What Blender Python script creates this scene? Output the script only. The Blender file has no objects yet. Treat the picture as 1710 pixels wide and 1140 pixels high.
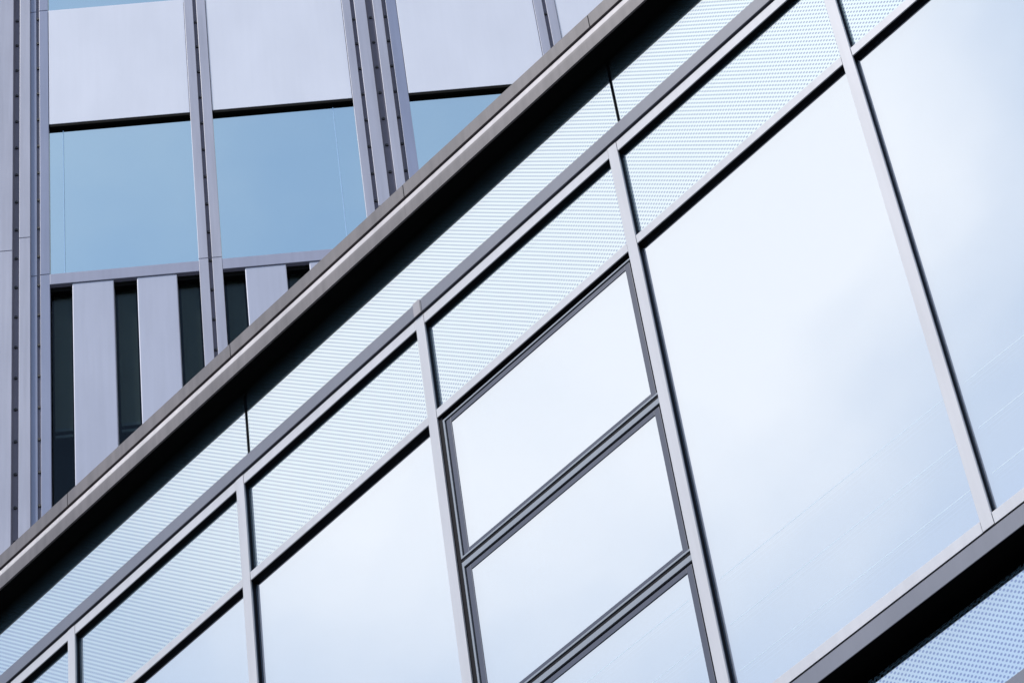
import bpy, bmesh, math, random
from mathutils import Matrix, Vector
random.seed(7)
scene = bpy.context.scene
R = math.radians

# ------------------------------------------------------------------ camera
cam_d = bpy.data.cameras.new('camera')
cam = bpy.data.objects.new('camera', cam_d)
scene.collection.objects.link(cam)
EYE = 1.6
M = Matrix.Rotation(R(138.55486), 4, 'X') @ Matrix.Rotation(R(-9.18234), 4, 'Z')
cam.matrix_world = Matrix.Translation((0, 0, EYE)) @ M
cam_d.sensor_width = 36
cam_d.lens = 120.77
cam_d.clip_start = 0.1
cam_d.clip_end = 2000
scene.camera = cam

# ------------------------------------------------------------------ sky and sun
SUN_AZ, SUN_EL = -50.0, 62.0        # degrees from -Y towards +X, height over the horizon
sd = Vector((math.sin(R(SUN_AZ)) * math.cos(R(SUN_EL)), -math.cos(R(SUN_AZ)) * math.cos(R(SUN_EL)), math.sin(R(SUN_EL))))
world = bpy.data.worlds.new('World')
scene.world = world
world.use_nodes = True
nt = world.node_tree
nt.nodes.clear()
def N(t, kind, **kw):
    n = t.nodes.new(kind)
    for k, v in kw.items():
        setattr(n, k, v)
    return n
def L(t, a, b):
    t.links.new(a, b)
out = N(nt, 'ShaderNodeOutputWorld')
bg = N(nt, 'ShaderNodeBackground')
bg.inputs['Strength'].default_value = 0.15
sky = N(nt, 'ShaderNodeTexSky', sky_type='NISHITA')
sky.sun_disc = False
sky.sun_elevation = R(SUN_EL)
sky.sun_rotation = math.atan2(sd.x, sd.y)
sky.air_density = 1.0
sky.dust_density = 0.4
tc = N(nt, 'ShaderNodeTexCoord')
# a broad bank of bright cloud in the west, broken by noise, blue sky elsewhere
def cdir(az, el):
    return (math.sin(R(az)) * math.cos(R(el)), -math.cos(R(az)) * math.cos(R(el)), math.sin(R(el)))
dotn = N(nt, 'ShaderNodeVectorMath', operation='DOT_PRODUCT')
L(nt, tc.outputs['Generated'], dotn.inputs[0])
dotn.inputs[1].default_value = cdir(-80.5, 53)
noi = N(nt, 'ShaderNodeTexNoise')
noi.inputs['Scale'].default_value = 9.0
noi.inputs['Detail'].default_value = 6
noi.inputs['Roughness'].default_value = 0.5
L(nt, tc.outputs['Generated'], noi.inputs['Vector'])
mr = N(nt, 'ShaderNodeMapRange', interpolation_type='SMOOTHSTEP')
mr.inputs['From Min'].default_value = 0.980
mr.inputs['From Max'].default_value = 0.9936
L(nt, dotn.outputs['Value'], mr.inputs['Value'])
nm = N(nt, 'ShaderNodeMath', operation='MULTIPLY_ADD')
L(nt, noi.outputs['Fac'], nm.inputs[0])
nm.inputs[1].default_value = 1.3
nm.inputs[2].default_value = -0.68
veil = N(nt, 'ShaderNodeMapRange', interpolation_type='SMOOTHSTEP')   # thin high veil over the western half
veil.inputs['From Min'].default_value = 0.963
veil.inputs['From Max'].default_value = 0.984
L(nt, dotn.outputs['Value'], veil.inputs['Value'])
nv = N(nt, 'ShaderNodeMath', operation='MULTIPLY')
L(nt, nm.outputs[0], nv.inputs[0])
L(nt, veil.outputs['Result'], nv.inputs[1])
ad = N(nt, 'ShaderNodeMath', operation='ADD', use_clamp=True)
L(nt, mr.outputs['Result'], ad.inputs[0])
L(nt, nv.outputs[0], ad.inputs[1])
# added unseen cloud for fill light, lower in the east and north
dot2 = N(nt, 'ShaderNodeVectorMath', operation='DOT_PRODUCT')
L(nt, tc.outputs['Generated'], dot2.inputs[0])
dot2.inputs[1].default_value = cdir(75, 38)
mr2 = N(nt, 'ShaderNodeMapRange', interpolation_type='SMOOTHSTEP')
mr2.inputs['From Min'].default_value = 0.66
mr2.inputs['From Max'].default_value = 0.90
L(nt, dot2.outputs['Value'], mr2.inputs['Value'])
wis = N(nt, 'ShaderNodeMath', operation='MULTIPLY_ADD')      # thin wisps everywhere else
L(nt, noi.outputs['Fac'], wis.inputs[0])
wis.inputs[1].default_value = 0.45
wis.inputs[2].default_value = -0.205
mx1 = N(nt, 'ShaderNodeMath', operation='MAXIMUM')
L(nt, ad.outputs[0], mx1.inputs[0])
L(nt, wis.outputs[0], mx1.inputs[1])
mx2 = N(nt, 'ShaderNodeMath', operation='MAXIMUM')
L(nt, mx1.outputs[0], mx2.inputs[0])
L(nt, mr2.outputs['Result'], mx2.inputs[1])
VEIL = N(nt, 'ShaderNodeMix', data_type='RGBA')
VEIL.inputs['B'].default_value = (3.6, 4.15, 4.95, 1)
L(nt, veil.outputs['Result'], VEIL.inputs['Factor'])
L(nt, sky.outputs['Color'], VEIL.inputs['A'])
CLOUD = N(nt, 'ShaderNodeMix', data_type='RGBA')
CLOUD.inputs['B'].default_value = (5.5, 5.65, 5.85, 1)
L(nt, mx2.outputs[0], CLOUD.inputs['Factor'])
L(nt, VEIL.outputs['Result'], CLOUD.inputs['A'])
L(nt, CLOUD.outputs['Result'], bg.inputs['Color'])
L(nt, bg.outputs['Background'], out.inputs['Surface'])

sun_d = bpy.data.lights.new('sun', 'SUN')
sun_d.energy = 2.8
sun_d.angle = R(8)
sun_d.color = (1.0, 0.96, 0.93)
sun = bpy.data.objects.new('sun', sun_d)
scene.collection.objects.link(sun)
sun.rotation_euler = sd.to_track_quat('Z', 'Y').to_euler()
sun.location = (-20, -30, 60)

scene.view_settings.view_transform = 'Standard'
scene.view_settings.look = 'None'
scene.view_settings.exposure = 0.5
scene.view_settings.gamma = 1.0
scene.render.engine = 'CYCLES'
scene.cycles.max_bounces = 8
scene.cycles.glossy_bounces = 6
scene.cycles.transparent_max_bounces = 8

# ------------------------------------------------------------------ materials
def mat(name):
    m = bpy.data.materials.new(name)
    m.use_nodes = True
    m.node_tree.nodes.clear()
    o = N(m.node_tree, 'ShaderNodeOutputMaterial')
    return m, m.node_tree, o

def paint(name, col, rough=0.45, spec=0.4, var=0.06, streak=0.0, metallic=0.0, vscale=(1.2, 1.2, 0.5)):
    """coated metal: slow tone variation, vertical streaks of dirt, uneven gloss"""
    m, t, o = mat(name)
    p = N(t, 'ShaderNodeBsdfPrincipled')
    c = N(t, 'ShaderNodeTexCoord')
    mp = N(t, 'ShaderNodeMapping')
    mp.inputs['Scale'].default_value = vscale
    L(t, c.outputs['Object'], mp.inputs['Vector'])
    n1 = N(t, 'ShaderNodeTexNoise')
    n1.inputs['Scale'].default_value = 1.6
    n1.inputs['Detail'].default_value = 5
    L(t, mp.outputs['Vector'], n1.inputs['Vector'])
    mp2 = N(t, 'ShaderNodeMapping')
    mp2.inputs['Scale'].default_value = (22, 22, 0.9)
    L(t, c.outputs['Object'], mp2.inputs['Vector'])
    n2 = N(t, 'ShaderNodeTexNoise')
    n2.inputs['Scale'].default_value = 1.0
    n2.inputs['Detail'].default_value = 4
    L(t, mp2.outputs['Vector'], n2.inputs['Vector'])
    r1 = N(t, 'ShaderNodeMapRange')
    r1.inputs['From Min'].default_value = 0.3
    r1.inputs['From Max'].default_value = 0.7
    r1.inputs['To Min'].default_value = 1 - var
    r1.inputs['To Max'].default_value = 1 + var
    L(t, n1.outputs['Fac'], r1.inputs['Value'])
    r2 = N(t, 'ShaderNodeMapRange')
    r2.inputs['From Min'].default_value = 0.35
    r2.inputs['From Max'].default_value = 0.75
    r2.inputs['To Min'].default_value = 1
    r2.inputs['To Max'].default_value = 1 - streak
    L(t, n2.outputs['Fac'], r2.inputs['Value'])
    mu = N(t, 'ShaderNodeMath', operation='MULTIPLY')
    L(t, r1.outputs[0], mu.inputs[0])
    L(t, r2.outputs[0], mu.inputs[1])
    vm = N(t, 'ShaderNodeVectorMath', operation='SCALE')
    vm.inputs[0].default_value = col
    L(t, mu.outputs[0], vm.inputs['Scale'])
    L(t, vm.outputs['Vector'], p.inputs['Base Color'])
    rr = N(t, 'ShaderNodeMapRange')
    rr.inputs['To Min'].default_value = max(0.02, rough - 0.08)
    rr.inputs['To Max'].default_value = rough + 0.08
    L(t, n1.outputs['Fac'], rr.inputs['Value'])
    L(t, rr.outputs[0], p.inputs['Roughness'])
    p.inputs['Specular IOR Level'].default_value = spec
    p.inputs['Metallic'].default_value = metallic
    L(t, p.outputs[0], o.inputs['Surface'])
    return m

def wave_bump(t, strength, scale=0.9):
    c = N(t, 'ShaderNodeTexCoord')
    n = N(t, 'ShaderNodeTexNoise')
    n.inputs['Scale'].default_value = scale
    n.inputs['Detail'].default_value = 1.5
    L(t, c.outputs['Object'], n.inputs['Vector'])
    b = N(t, 'ShaderNodeBump')
    b.inputs['Strength'].default_value = strength
    b.inputs['Distance'].default_value = 0.01
    L(t, n.outputs['Fac'], b.inputs['Height'])
    return b

def coated_glass(name, tint, see=0.14, rough=0.0, wave=0.35, see_tint=(0.8, 0.9, 0.95)):
    """solar control glass: strong mirror coating, a little see-through"""
    m, t, o = mat(name)
    g = N(t, 'ShaderNodeBsdfGlossy')
    g.inputs['Color'].default_value = (*tint, 1)
    g.inputs['Roughness'].default_value = rough
    tr = N(t, 'ShaderNodeBsdfTransparent')
    tr.inputs['Color'].default_value = (*see_tint, 1)
    mx = N(t, 'ShaderNodeMixShader')
    mx.inputs['Fac'].default_value = see
    b = wave_bump(t, wave)
    L(t, b.outputs['Normal'], g.inputs['Normal'])
    L(t, g.outputs[0], mx.inputs[1])
    L(t, tr.outputs[0], mx.inputs[2])
    L(t, mx.outputs[0], o.inputs['Surface'])
    return m

def frit_glass(name):
    """glass printed with a diagonal grid of round dots, 23 mm apart"""
    m, t, o = mat(name)
    c = N(t, 'ShaderNodeTexCoord')
    sp = N(t, 'ShaderNodeSeparateXYZ')
    L(t, c.outputs['Object'], sp.inputs[0])
    s = 1 / (0.0226 * math.sqrt(2))
    cb = N(t, 'ShaderNodeCombineXYZ')
    for i, op in enumerate(('ADD', 'SUBTRACT')):
        a = N(t, 'ShaderNodeMath', operation=op)
        L(t, sp.outputs['X'], a.inputs[0])
        L(t, sp.outputs['Z'], a.inputs[1])
        b = N(t, 'ShaderNodeMath', operation='MULTIPLY')
        b.inputs[1].default_value = s
        L(t, a.outputs[0], b.inputs[0])
        L(t, b.outputs[0], cb.inputs[i])
    fr = N(t, 'ShaderNodeVectorMath', operation='FRACTION')
    L(t, cb.outputs[0], fr.inputs[0])
    su = N(t, 'ShaderNodeVectorMath', operation='SUBTRACT')
    su.inputs[1].default_value = (0.5, 0.5, 0)
    L(t, fr.outputs[0], su.inputs[0])
    le = N(t, 'ShaderNodeVectorMath', operation='LENGTH')
    L(t, su.outputs[0], le.inputs[0])
    mp = N(t, 'ShaderNodeMapRange')
    mp.inputs['From Min'].default_value = 0.27
    mp.inputs['From Max'].default_value = 0.33
    mp.inputs['To Min'].default_value = 1
    mp.inputs['To Max'].default_value = 0
    L(t, le.outputs['Value'], mp.inputs['Value'])
    b = wave_bump(t, 0.3)
    g1 = N(t, 'ShaderNodeBsdfGlossy')                 # the ground between the dots
    g1.inputs['Color'].default_value = (0.725, 0.775, 0.785, 1)
    g1.inputs['Roughness'].default_value = 0.02
    d1 = N(t, 'ShaderNodeBsdfGlossy')                 # satin haze of the print
    d1.inputs['Color'].default_value = (0.55, 0.82, 0.86, 1)
    d1.inputs['Roughness'].default_value = 0.34
    m1 = N(t, 'ShaderNodeMixShader')
    m1.inputs['Fac'].default_value = 0.075
    g2 = N(t, 'ShaderNodeBsdfGlossy')                 # the dots
    g2.inputs['Color'].default_value = (0.40, 0.445, 0.57, 1)
    g2.inputs['Roughness'].default_value = 0.02
    m2 = N(t, 'ShaderNodeMixShader')
    for g in (g1, g2):
        L(t, b.outputs['Normal'], g.inputs['Normal'])
    L(t, g1.outputs[0], m1.inputs[1])
    L(t, d1.outputs[0], m1.inputs[2])
    L(t, mp.outputs[0], m2.inputs['Fac'])
    L(t, m1.outputs[0], m2.inputs[1])
    L(t, g2.outputs[0], m2.inputs[2])
    L(t, m2.outputs[0], o.inputs['Surface'])
    return m

light_alu = paint('light_aluminium', (0.575, 0.555, 0.565), 0.45, 0.45, 0.05, 0.09)
grey_alu = paint('grey_aluminium', (0.175, 0.177, 0.21), 0.42, 0.4, 0.06, 0.06)
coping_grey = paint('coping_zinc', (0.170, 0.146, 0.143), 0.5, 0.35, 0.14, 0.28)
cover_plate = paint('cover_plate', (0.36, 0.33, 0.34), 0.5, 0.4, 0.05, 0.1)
coping_pale = paint('coping_pale', (0.52, 0.47, 0.46), 0.45, 0.4, 0.10, 0.2)  # brightness of the sky-facing nose, boosted in the colour
black_rubber = paint('black_gasket', (0.006, 0.006, 0.009), 0.7, 0.1, 0.1)
mullion_side_sheen = paint('mullion_side_sheen', (0.018, 0.032, 0.052), 0.35, 0.4, 0.1)  # blue sheen of the sky, put into the colour of the sides
soffit_black = paint('black_soffit', (0.004, 0.004, 0.004), 0.8, 0.05, 0.1)  # also stands in for shade under the panels and in the slots
sash_grey = paint('sash_grey', (0.060, 0.066, 0.096), 0.4, 0.4, 0.06)
lip_grey = paint('lip_grey', (0.27, 0.31, 0.35), 0.4, 0.4, 0.05)
vent_alu = paint('vent_rail', (0.27, 0.29, 0.32), 0.4, 0.4, 0.05)
body_grey = paint('render_grey', (0.25, 0.25, 0.26), 0.8, 0.2, 0.1)
room_dark = paint('dark_room', (0.008, 0.009, 0.010), 0.8, 0.1, 0.1)
print_pale = paint('printed_line', (0.60, 0.70, 0.75), 0.4, 0.4, 0.03)
mirror_glass = coated_glass('mirror_glass', (0.83, 0.86, 0.91))
frit = frit_glass('dotted_glass')
panel_white = paint('white_panel', (0.70, 0.71, 0.785), 0.42, 0.35, 0.03, 0.02)
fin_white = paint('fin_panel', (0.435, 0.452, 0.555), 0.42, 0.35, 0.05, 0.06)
cover_alu = paint('cover_aluminium', (0.395, 0.40, 0.485), 0.4, 0.4, 0.05, 0.14)
cover_blue = paint('cover_blue_grey', (0.23, 0.26, 0.38), 0.4, 0.4, 0.05, 0.10)
channel_dark = paint('screw_channel', (0.16, 0.15, 0.19), 0.6, 0.2, 0.08, 0.1)
screw_dark = paint('dark_screw', (0.012, 0.012, 0.016), 0.5, 0.3, 0.05)
rail_alu = paint('rail_aluminium', (0.32, 0.33, 0.43), 0.4, 0.4, 0.05, 0.08)
blue_glass = coated_glass('blue_glass', (0.78, 0.885, 0.80), 0.10, 0.0, 0.2)
dark_glass = coated_glass('dark_glass', (0.75, 0.82, 0.85), 0.984, 0.0, 0.2, (0.75, 0.82, 0.82))
blind_grey = paint('blind_fabric', (0.080, 0.080, 0.070), 0.8, 0.1, 0.05)
blind_hem = paint('blind_hem', (0.045, 0.052, 0.056), 0.5, 0.3, 0.05)
asphalt = paint('asphalt', (0.05, 0.05, 0.052), 0.9, 0.2, 0.25, 0, 0, (6, 6, 6))

# ------------------------------------------------------------------ mesh helpers
class MB:
    def __init__(self):
        self.bm = bmesh.new()
        self.slots = []
    def box(self, x0, x1, y0, y1, z0, z1, bev=0.0, mi=0):
        b = bmesh.new()
        bmesh.ops.create_cube(b, size=1)
        for v in b.verts:
            v.co = Vector((x0 + (v.co.x + .5) * (x1 - x0), y0 + (v.co.y + .5) * (y1 - y0), z0 + (v.co.z + .5) * (z1 - z0)))
        if bev:
            bmesh.ops.bevel(b, geom=b.edges[:], offset=bev, segments=2, profile=0.5, affect='EDGES')
        self._add(b, mi)
        return self
    def profile(self, x0, x1, pts, bev=0.0, mi=0):
        """pts: (y, z) outline extruded along x"""
        b = bmesh.new()
        a = [b.verts.new((x0, y, z)) for y, z in pts]
        c = [b.verts.new((x1, y, z)) for y, z in pts]
        b.faces.new(a)
        b.faces.new(list(reversed(c)))
        n = len(pts)
        for i in range(n):
            j = (i + 1) % n
            b.faces.new((a[j], a[i], c[i], c[j]))
        bmesh.ops.recalc_face_normals(b, faces=b.faces[:])
        if bev:
            bmesh.ops.bevel(b, geom=b.edges[:], offset=bev, segments=2, profile=0.5, affect='EDGES')
        self._add(b, mi)
        return self
    def ring(self, x0, x1, y0, y1, z0, z1, w, bev=0.0):
        """rectangular frame of four mitre-free bars butted end to end"""
        self.box(x0, x0 + w, y0, y1, z0, z1, bev)
        self.box(x1 - w, x1, y0, y1, z0, z1, bev)
        self.box(x0 + w, x1 - w, y0, y1, z0, z0 + w, bev)
        self.box(x0 + w, x1 - w, y0, y1, z1 - w, z1, bev)
        return self
    def rod(self, p, q, r, seg=8, mi=0):
        b = bmesh.new()
        p, q = Vector(p), Vector(q)
        bmesh.ops.create_cone(b, cap_ends=True, segments=seg, radius1=r, radius2=r, depth=(q - p).length)
        m = Matrix.Translation((p + q) / 2) @ (q - p).to_track_quat('Z', 'Y').to_matrix().to_4x4()
        bmesh.ops.transform(b, matrix=m, verts=b.verts[:])
        self._add(b, mi)
        return self
    def _add(self, b, mi):
        for f in b.faces:
            f.material_index = mi
        me = bpy.data.meshes.new('tmp')
        b.to_mesh(me)
        b.free()
        self.bm.from_mesh(me)
        bpy.data.meshes.remove(me)
    def build(self, name, mats, parent=None, smooth=False):
        me = bpy.data.meshes.new(name)
        self.bm.to_mesh(me)
        self.bm.free()
        for m in (mats if isinstance(mats, (list, tuple)) else [mats]):
            me.materials.append(m)
        o = bpy.data.objects.new(name, me)
        scene.collection.objects.link(o)
        if parent:
            o.parent = parent
        return o

def box(name, m, parent, x0, x1, y0, y1, z0, z1, bev=0.0):
    return MB().box(x0, x1, y0, y1, z0, z1, bev).build(name, m, parent)

def copy_part(o, parent, dx=0.0, dz=0.0):
    c = o.copy()
    scene.collection.objects.link(c)
    c.parent = parent
    c.location = (o.location.x + dx, o.location.y, o.location.z + dz)
    for ch in list(o.children):
        k = ch.copy()
        scene.collection.objects.link(k)
        k.parent = c
    return c

def pane(m, parent, name, x0, x1, y, z0, z1, t=0.012, tilt=0.0014, lines=()):
    """a glass pane hung a hair out of true, its own origin at its centre plane"""
    b = MB()
    b.box(x0, x1, y, y + t, z0, z1)
    for h in lines:
        b.box(x0 + 0.075, x1 - 0.03, y - 0.0002, y + 0.001, h - 0.0022, h + 0.0022, mi=1)
    cx, cz = (x0 + x1) / 2, (z0 + z1) / 2
    a, c = random.uniform(-tilt, tilt), random.uniform(-tilt, tilt)
    for v in b.bm.verts:
        v.co.y += (v.co.x - cx) * a + (v.co.z - cz) * c
    return b.build(name, [m, print_pale], parent)

def thing(name, label, cat, loc, rz):
    o = bpy.data.objects.new(name, None)
    scene.collection.objects.link(o)
    o.location = loc
    o.rotation_euler = (0, 0, rz)
    o['label'] = label
    o['category'] = cat
    return o

# ------------------------------------------------------------------ ground
g = MB().box(-900, 900, -900, 900, -0.5, 0).build('ground', asphalt)
g['kind'] = 'structure'

# ================================================================== the near building: mirror glass, dotted bands
PA = R(-39.72767)
DA = 9.0
near = thing('glass_building', 'near building of bright mirror glass with dotted glass bands, pale mullions and a grey coping',
             'building', (-math.sin(PA) * DA, math.cos(PA) * DA, 0), PA)
# local frame: x along the wall, y into the building, z up; y = 0 is the front of the pale mullion caps
PITCH, MW = 1.491, 0.062
def mr_(k):                      # right edge of mullion k (k = 0 is the rightmost one in view)
    return -5.082 - PITCH * k
K0, K1 = -4, 7                   # mullions built
XL, XR = mr_(K1) - MW - 0.05, mr_(K0) + 0.05
GY = 0.030                       # glass face
STOREY = 14.128 - 9.137          # floor to floor
ZB = EYE

# --- coping on top: upper fascia, shadow groove, sloped pale nose, grey lower fascia, black soffit
zc = ZB
for k in range(K0, K1 + 1):
    x1 = mr_(k - 1) + 0.045 if k > K0 else XR
    x0 = mr_(k) + 0.051
    if k == K1: x0 = XL
    MB().profile(x0, x1, [(-0.080, zc + 14.915), (-0.080, zc + 15.022), (-0.074, zc + 15.030), (0.45, zc + 15.055), (0.45, zc + 14.915)]).build('coping', coping_grey, near)
for k in range(K0, K1, 2):
    x1 = mr_(k) + 0.05 if k > K0 else XR
    x0 = mr_(k + 2) + 0.051 if k + 2 <= K1 else XL
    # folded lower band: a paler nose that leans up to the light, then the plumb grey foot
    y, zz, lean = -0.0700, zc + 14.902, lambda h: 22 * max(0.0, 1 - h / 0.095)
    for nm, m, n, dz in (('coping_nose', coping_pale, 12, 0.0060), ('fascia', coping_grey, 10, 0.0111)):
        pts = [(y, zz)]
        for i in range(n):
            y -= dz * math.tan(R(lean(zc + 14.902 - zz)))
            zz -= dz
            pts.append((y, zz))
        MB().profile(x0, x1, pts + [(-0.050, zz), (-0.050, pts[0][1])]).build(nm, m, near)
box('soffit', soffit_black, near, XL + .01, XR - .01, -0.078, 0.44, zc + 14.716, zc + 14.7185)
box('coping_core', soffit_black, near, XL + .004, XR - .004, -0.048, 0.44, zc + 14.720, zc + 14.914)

def facade(dz, top):
    """one storey of the curtain wall; dz shifts it down"""
    z = lambda v: ZB + v + dz
    # upper dotted band: panes two bays wide with an open joint
    zt = z(14.712) if top else z(14.648)
    for k in range(K0 - 1, K1, 2):
        j, i = min(k + 2, K1), max(k, K0)
        x0, x1 = mr_(j) + 0.038, mr_(i) + 0.020
        pane(frit, near, 'dotted_pane', x0, x1, GY, z(14.09), zt)
    box('joint_backing', black_rubber, near, XL + .02, XR - .02, GY + 0.02, GY + 0.04, z(14.02), zt - 0.01)
    # grey rail with its shadow gap
    for k in (K0, -2, 2, 6):
        x1 = mr_(k) if k > K0 else XR
        x0 = mr_(min(k + 4 if k > K0 else -2, K1)) + 0.004 if k < 6 else XL
        box('rail', grey_alu, near, x0, x1, -0.010, GY - 0.001, z(14.026), z(14.126), 0.002)
    for k in (2, 6, -2):
        box('joint_cover', cover_plate, near, mr_(k) - 0.055, mr_(k) - 0.004, -0.014, -0.0105, z(14.022), z(14.130), 0.001)
    box('shadow_gap', black_rubber, near, XL + .01, XR - .01, 0.006, GY - 0.002, z(14.012), z(14.0255))
    # mullions: pale cap on a black body
    for k in range(K0, K1 + 1):
        r = mr_(k)
        m = box('mullion', light_alu, near, r - MW, r, -0.002, 0.0100, z(9.918), z(14.010), 0.0015)
        box('mullion_side_sheen', mullion_side_sheen, m, r - MW + .003, r - .004, 0.0100, 0.0200, z(9.92), z(14.010))
        box('gasket', black_rubber, m, r - MW + .004, r - .005, 0.0200, GY + 0.002, z(9.92), z(14.010))
    for k in range(K0, K1):
        xl, xr = mr_(k + 1) + 0.0025, mr_(k) - MW - 0.0025
        xl2, xr2 = mr_(k + 1) - 0.001, mr_(k) - MW + 0.001
        # head, transom and sill caps between the mullions
        for nm, za, zb in (('head_rail', 13.938, 14.010), ('transom', 13.178, 13.239), ('sill_rail', 9.918, 9.984)):
            c = box(nm, light_alu, near, xl, xr, 0.0, 0.0065, z(za), z(zb), 0.0015)
            box('gasket', black_rubber, c, xl2, xr2, 0.0065, GY + 0.002, z(za) + .0015, z(zb) - .002)
        # dotted spandrel pane
        pane(frit, near, 'dotted_pane', mr_(k + 1) - 0.03, mr_(k) - MW + 0.03, GY, z(13.20), z(13.97))
        if k == 1 or k == -3:
            vent(k, z)
        else:
            pane(mirror_glass, near, 'mirror_pane', mr_(k + 1) - 0.03, mr_(k) - MW + 0.03, GY, z(9.95), z(13.18),
                 lines=[z(h) for h in (10.207, 10.487, 10.777)])      # fine pale lines printed low on each pane
    # sill bar that stands out below, with its black underside
    for k in (K0, 3):
        x1 = mr_(k) if k > K0 else XR
        x0 = mr_(3) + 0.003 if k < 3 else XL
        box('sill_bar', grey_alu, near, x0, x1, -0.071, -0.067, z(9.731), z(9.829), 0.001)
    box('sill_core', soffit_black, near, XL + .01, XR - .01, -0.067, 0.30, z(9.7305), z(9.827))
    box('shadow_gap', black_rubber, near, XL + .01, XR - .01, 0.004, GY - 0.002, z(9.846), z(9.917))
    # room behind: floor slab, dark back wall
    box('floor_slab', room_dark, near, XL + .05, XR - .05, 0.12, 2.4, z(9.70), z(9.9))
    box('ceiling_slab', room_dark, near, XL + .05, XR - .05, 0.12, 2.4, z(13.25), z(13.9))

def ring4(x0, x1, y0, y1, z0, z1, wl, wr, wb, wt, bev=0.0):
    m = MB()
    m.box(x0, x0 + wl, y0, y1, z0, z1, bev)
    m.box(x1 - wr, x1, y0, y1, z0, z1, bev)
    m.box(x0 + wl, x1 - wr, y0, y1, z0, z0 + wb, bev)
    m.box(x0 + wl, x1 - wr, y0, y1, z1 - wt, z1, bev)
    return m

def vent(k, z):
    """a bay of three tilting windows: pale outer frame, black gasket, dark sash, mirror pane"""
    xl, xr = mr_(k + 1) + 0.028, mr_(k) - MW + 0.006
    pitch = 1.071
    for i in range(3):
        zt = z(12.086 + pitch - pitch * i) if i else z(13.140)
        zb = z(12.112 - pitch * i) if i < 2 else z(9.99)
        ft = 0.035 if i else 0.012
        gt = 0.017 if i else 0.011
        w = ring4(xl, xr, 0.010, GY + 0.02, zb, zt, 0.012, 0.012, 0.013, ft, 0.001).build('window', vent_alu, near)
        ring4(xl + .012, xr - .012, 0.019, GY + 0.02, zb + .013, zt - ft, 0.011, 0.011, 0.002, gt).build('gasket', black_rubber, w)
        ring4(xl + .023, xr - .023, 0.012, GY + 0.019, zb + .015, zt - ft - gt, 0.034, 0.034, 0.024, 0.034, 0.002).build('sash', sash_grey, w)
        pane(mirror_glass, w, 'pane', xl + .05, xr - .05, 0.0155, zb + .03, zt - ft - gt - .03, tilt=0.0012, lines=[z(h) for h in (10.207, 10.487, 10.777)] if i == 2 else ())
    b = MB()
    b.box(xl - .03, xl - .001, 0.012, GY + .03, z(9.95), z(13.17))
    b.box(xl, xl + .03, GY + .021, GY + .03, z(9.95), z(13.13))
    b.box(xr - .03, xr + .02, GY + .021, GY + .03, z(9.95), z(13.17))
    for zz in (12.05, 12.05 - pitch):
        b.box(xl - .004, xr + .002, 0.014, GY + .03, z(zz + 0.0365), z(zz + 0.0615))
    b.box(xl + .03, xr - .03, GY + .021, GY + .03, z(13.06), z(13.17))
    b.build('gasket', black_rubber, near)

facade(0.0, True)
facade(-STOREY, False)
zb = ZB + 9.73 - STOREY
box('base_wall', body_grey, near, XL, XR, 0.02, 0.30, 0, zb)
box('back_wall', room_dark, near, XL + .05, XR - .05, 2.4, 2.6, 0, ZB + 14.71)
box('end_wall', body_grey, near, XL - 0.2, XL - .002, 0.0, 2.6, 0, ZB + 14.90)
box('end_wall', body_grey, near, XR + .002, XR + 0.2, 0.0, 2.6, 0, ZB + 14.90)
box('roof', body_grey, near, XL, XR, 0.46, 2.6, ZB + 14.72, ZB + 14.90)

# ================================================================== the far building: white panels, blue windows
PB = R(5.24265)
DB = 20.0
far = thing('panel_building', 'building behind with white metal panels, blue windows, screwed vertical covers and dark slots between fins',
            'building', (-math.sin(PB) * DB, math.cos(PB) * DB, 0), PB)
WW, DW, TW = 1.355, 0.211, 0.537
MOD = 2 * WW + DW + TW
FLOOR = 28.364 - 24.238 + 0.0
z0 = ZB
levels = (20.40, 24.238, 28.364, 32.4)          # sill heights
ZLO, ZHI = z0 + 19.0, z0 + 32.4

cover_cache = {}
def cover(m, xa, xb, ya, cuts, name='mullion_cover'):
    zs = [ZLO] + [z0 + c for c in cuts] + [ZHI]
    for a, b in zip(zs[:-1], zs[1:]):
        box(name, m, far, xa, xb, ya, 0.05, a + 0.004, b - 0.004, 0.003)

screw_mesh = None
def channel(xa, xb, seen, zlo=21.0, zhi=29.2, sp=0.413):
    c = box('screw_channel', channel_dark, far, xa, xb, 0.018, 0.05, ZLO, ZHI)
    global screw_mesh
    if not seen:
        return
    zz = zlo
    while zz < zhi:
        if screw_mesh is None:
            s = MB().rod((0, 0.018, 0), (0, 0.006, 0), 0.016, 10).build('screw', screw_dark, c)
            screw_mesh = s
        else:
            s = screw_mesh.copy()
            scene.collection.objects.link(s)
            s.parent = c
        s.location = ((xa + xb) / 2, 0, z0 + zz)
        zz += sp

def double(x, seen, lo=23.0):
    cover(cover_alu, x, x + .086, -0.012, (24.262, 28.37))
    channel(x + .086, x + .122, seen, lo)
    cover(cover_alu, x + .122, x + DW, -0.012, (24.262, 28.37))

def triple(x, seen, lo):
    cover(cover_alu, x, x + .083, -0.012, (24.242, 28.37))
    channel(x + .083, x + .121, seen, lo)
    cover(cover_alu, x + .121, x + .233, -0.030, (24.77, 29.0))
    channel(x + .233, x + .305, seen, lo)
    cover(cover_alu, x + .305, x + .394, -0.030, (24.77, 29.0))
    channel(x + .394, x + .436, seen, lo)
    cover(cover_blue, x + .436, x + TW, -0.004, (24.242, 28.355))

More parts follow.
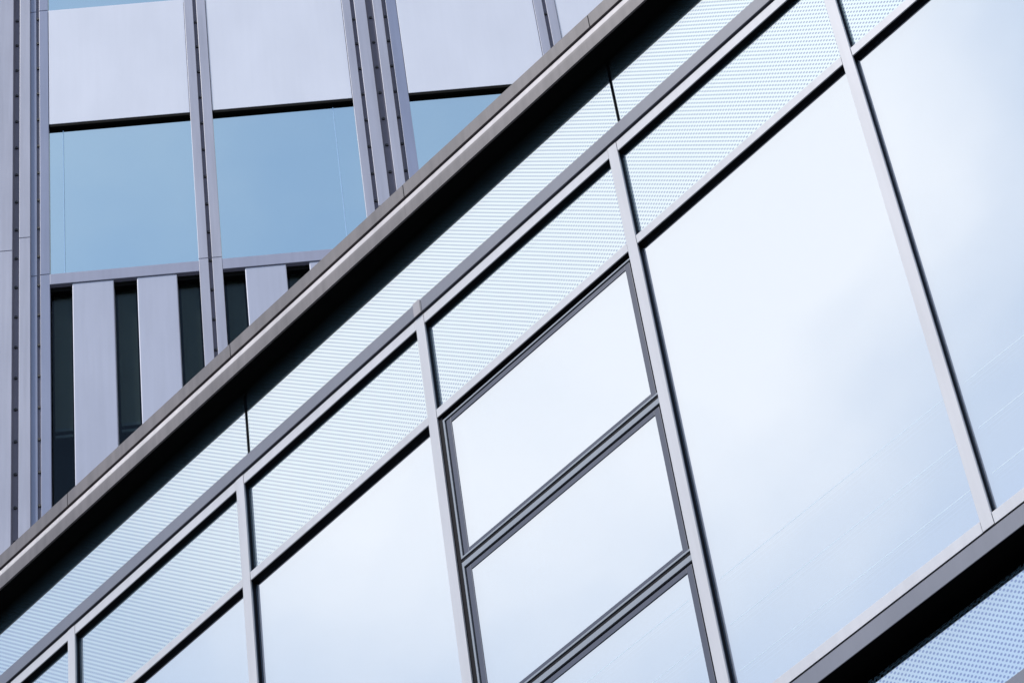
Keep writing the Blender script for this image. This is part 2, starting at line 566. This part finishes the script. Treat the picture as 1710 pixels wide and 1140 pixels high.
def triple_wide(x):
    """the joint at the left edge of the view, spaced a little wider"""
    cover(cover_alu, x - .06, x + .198, -0.030, (24.60, 29.0))
    channel(x + .198, x + .262, True, 20.4)
    cover(cover_alu, x + .262, x + .362, -0.030, (24.769, 29.0))
    cover(cover_blue, x + .362, x + .421, 0.002, (24.242, 28.36))
    channel(x + .421, x + .451, True, 20.4)
    cover(cover_blue, x + .451, x + TW, -0.006, (24.242, 28.36))

def bay(x, wire):
    for li, s in enumerate(levels):
        zs = z0 + s
        # window above the sill, white panel above the window
        if li in (1, 2):
            top = levels[li] + 2.167
            pane(blue_glass, far, 'window_pane', x - .02, x + WW + .02, 0.042, zs, z0 + top + 0.10, tilt=0.0012)
            box('window_head_shade', soffit_black, far, x, x + WW, 0.003, 0.0405, z0 + top + 0.048, z0 + top + 0.083)  # black strip standing in for the shade under the panel
            if li < 3:
                box('white_panel', panel_white, far, x + .004, x + WW - .004, 0.0, 0.03, z0 + top + 0.085, z0 + levels[li + 1] - 0.002, 0.003)
            if wire is not None and li == 1:
                MB().rod((x + wire, 0.032, zs), (x + wire, 0.032, z0 + top), 0.004).build('guide_wire', wire_mat, far)
    # sill rail and the fins and slots below it
    s = z0 + 24.238
    box('window_rail', rail_alu, far, x, x + WW, -0.008, 0.05, s - 0.145, s, 0.003)
    zf0, zf1 = z0 + 19.0, s - 0.150
    px = [0.0, 0.201, 0.575, 0.786, 1.149, WW]
    for i in (1, 3):
        box('fin', fin_white, far, x + px[i], x + px[i + 1], 0.0, 0.14, zf0, zf1, 0.008)
    for i in (0, 2, 4):
        a, b = x + px[i], x + px[i + 1]
        pane(dark_glass, far, 'slot_pane', a - .01 if i else a, b + .01 if i < 4 else b, 0.085, zf0, zf1 + .01, tilt=0.0)
        box('slot_head_shade', soffit_black, far, a, b, 0.035, 0.084, zf1 - 0.055, zf1 + 0.002)  # black strip in place of the shadow at the slot top
        box('blind', blind_grey, far, a + .022, b - .022, 0.125, 0.128, z0 + 22.26, zf1)
        MB().box(a + .022, b - .022, 0.120, 0.134, z0 + 22.245, z0 + 22.285, 0.004).box(a + .022, b - .022, 0.120, 0.134, z0 + 22.165, z0 + 22.200, 0.004).build('blind_bar', blind_hem, far)
    box('slot_back', room_dark, far, x, x + WW, 0.30, 0.32, zf0, s)

wire_mat = paint('guide_wire', (0.38, 0.55, 0.76), 0.9, 0.0, 0.02)
XD = -0.876                       # left edge of the double cover in view
for n in range(-2, 3):
    xd = XD + n * MOD
    bay(xd - WW, 0.134 if n == 0 else None)
    double(xd, n in (0, 1), 22.6 if n == 0 else 27.6)
    bay(xd + DW, WW - 0.20 if n == 0 else None)
    xt = xd + DW + WW
    if n == -1:
        triple_wide(xt)
    else:
        triple(xt, n == 0, 24.9)
xa, xb = XD - 2 * MOD - WW - .6, XD + 2 * MOD + DW + WW + TW
box('back_wall', room_dark, far, xa, xb, 0.6, 0.9, 0, ZHI)
box('base_wall', body_grey, far, xa, xb, 0.0, 0.55, 0, z0 + 18.995)
box('floor_slab', room_dark, far, xa, xb, 0.34, 0.6, z0 + 24.1, z0 + 24.25)
box('roof', body_grey, far, xa, xb, -0.04, 8.0, ZHI + .002, ZHI + 0.4)
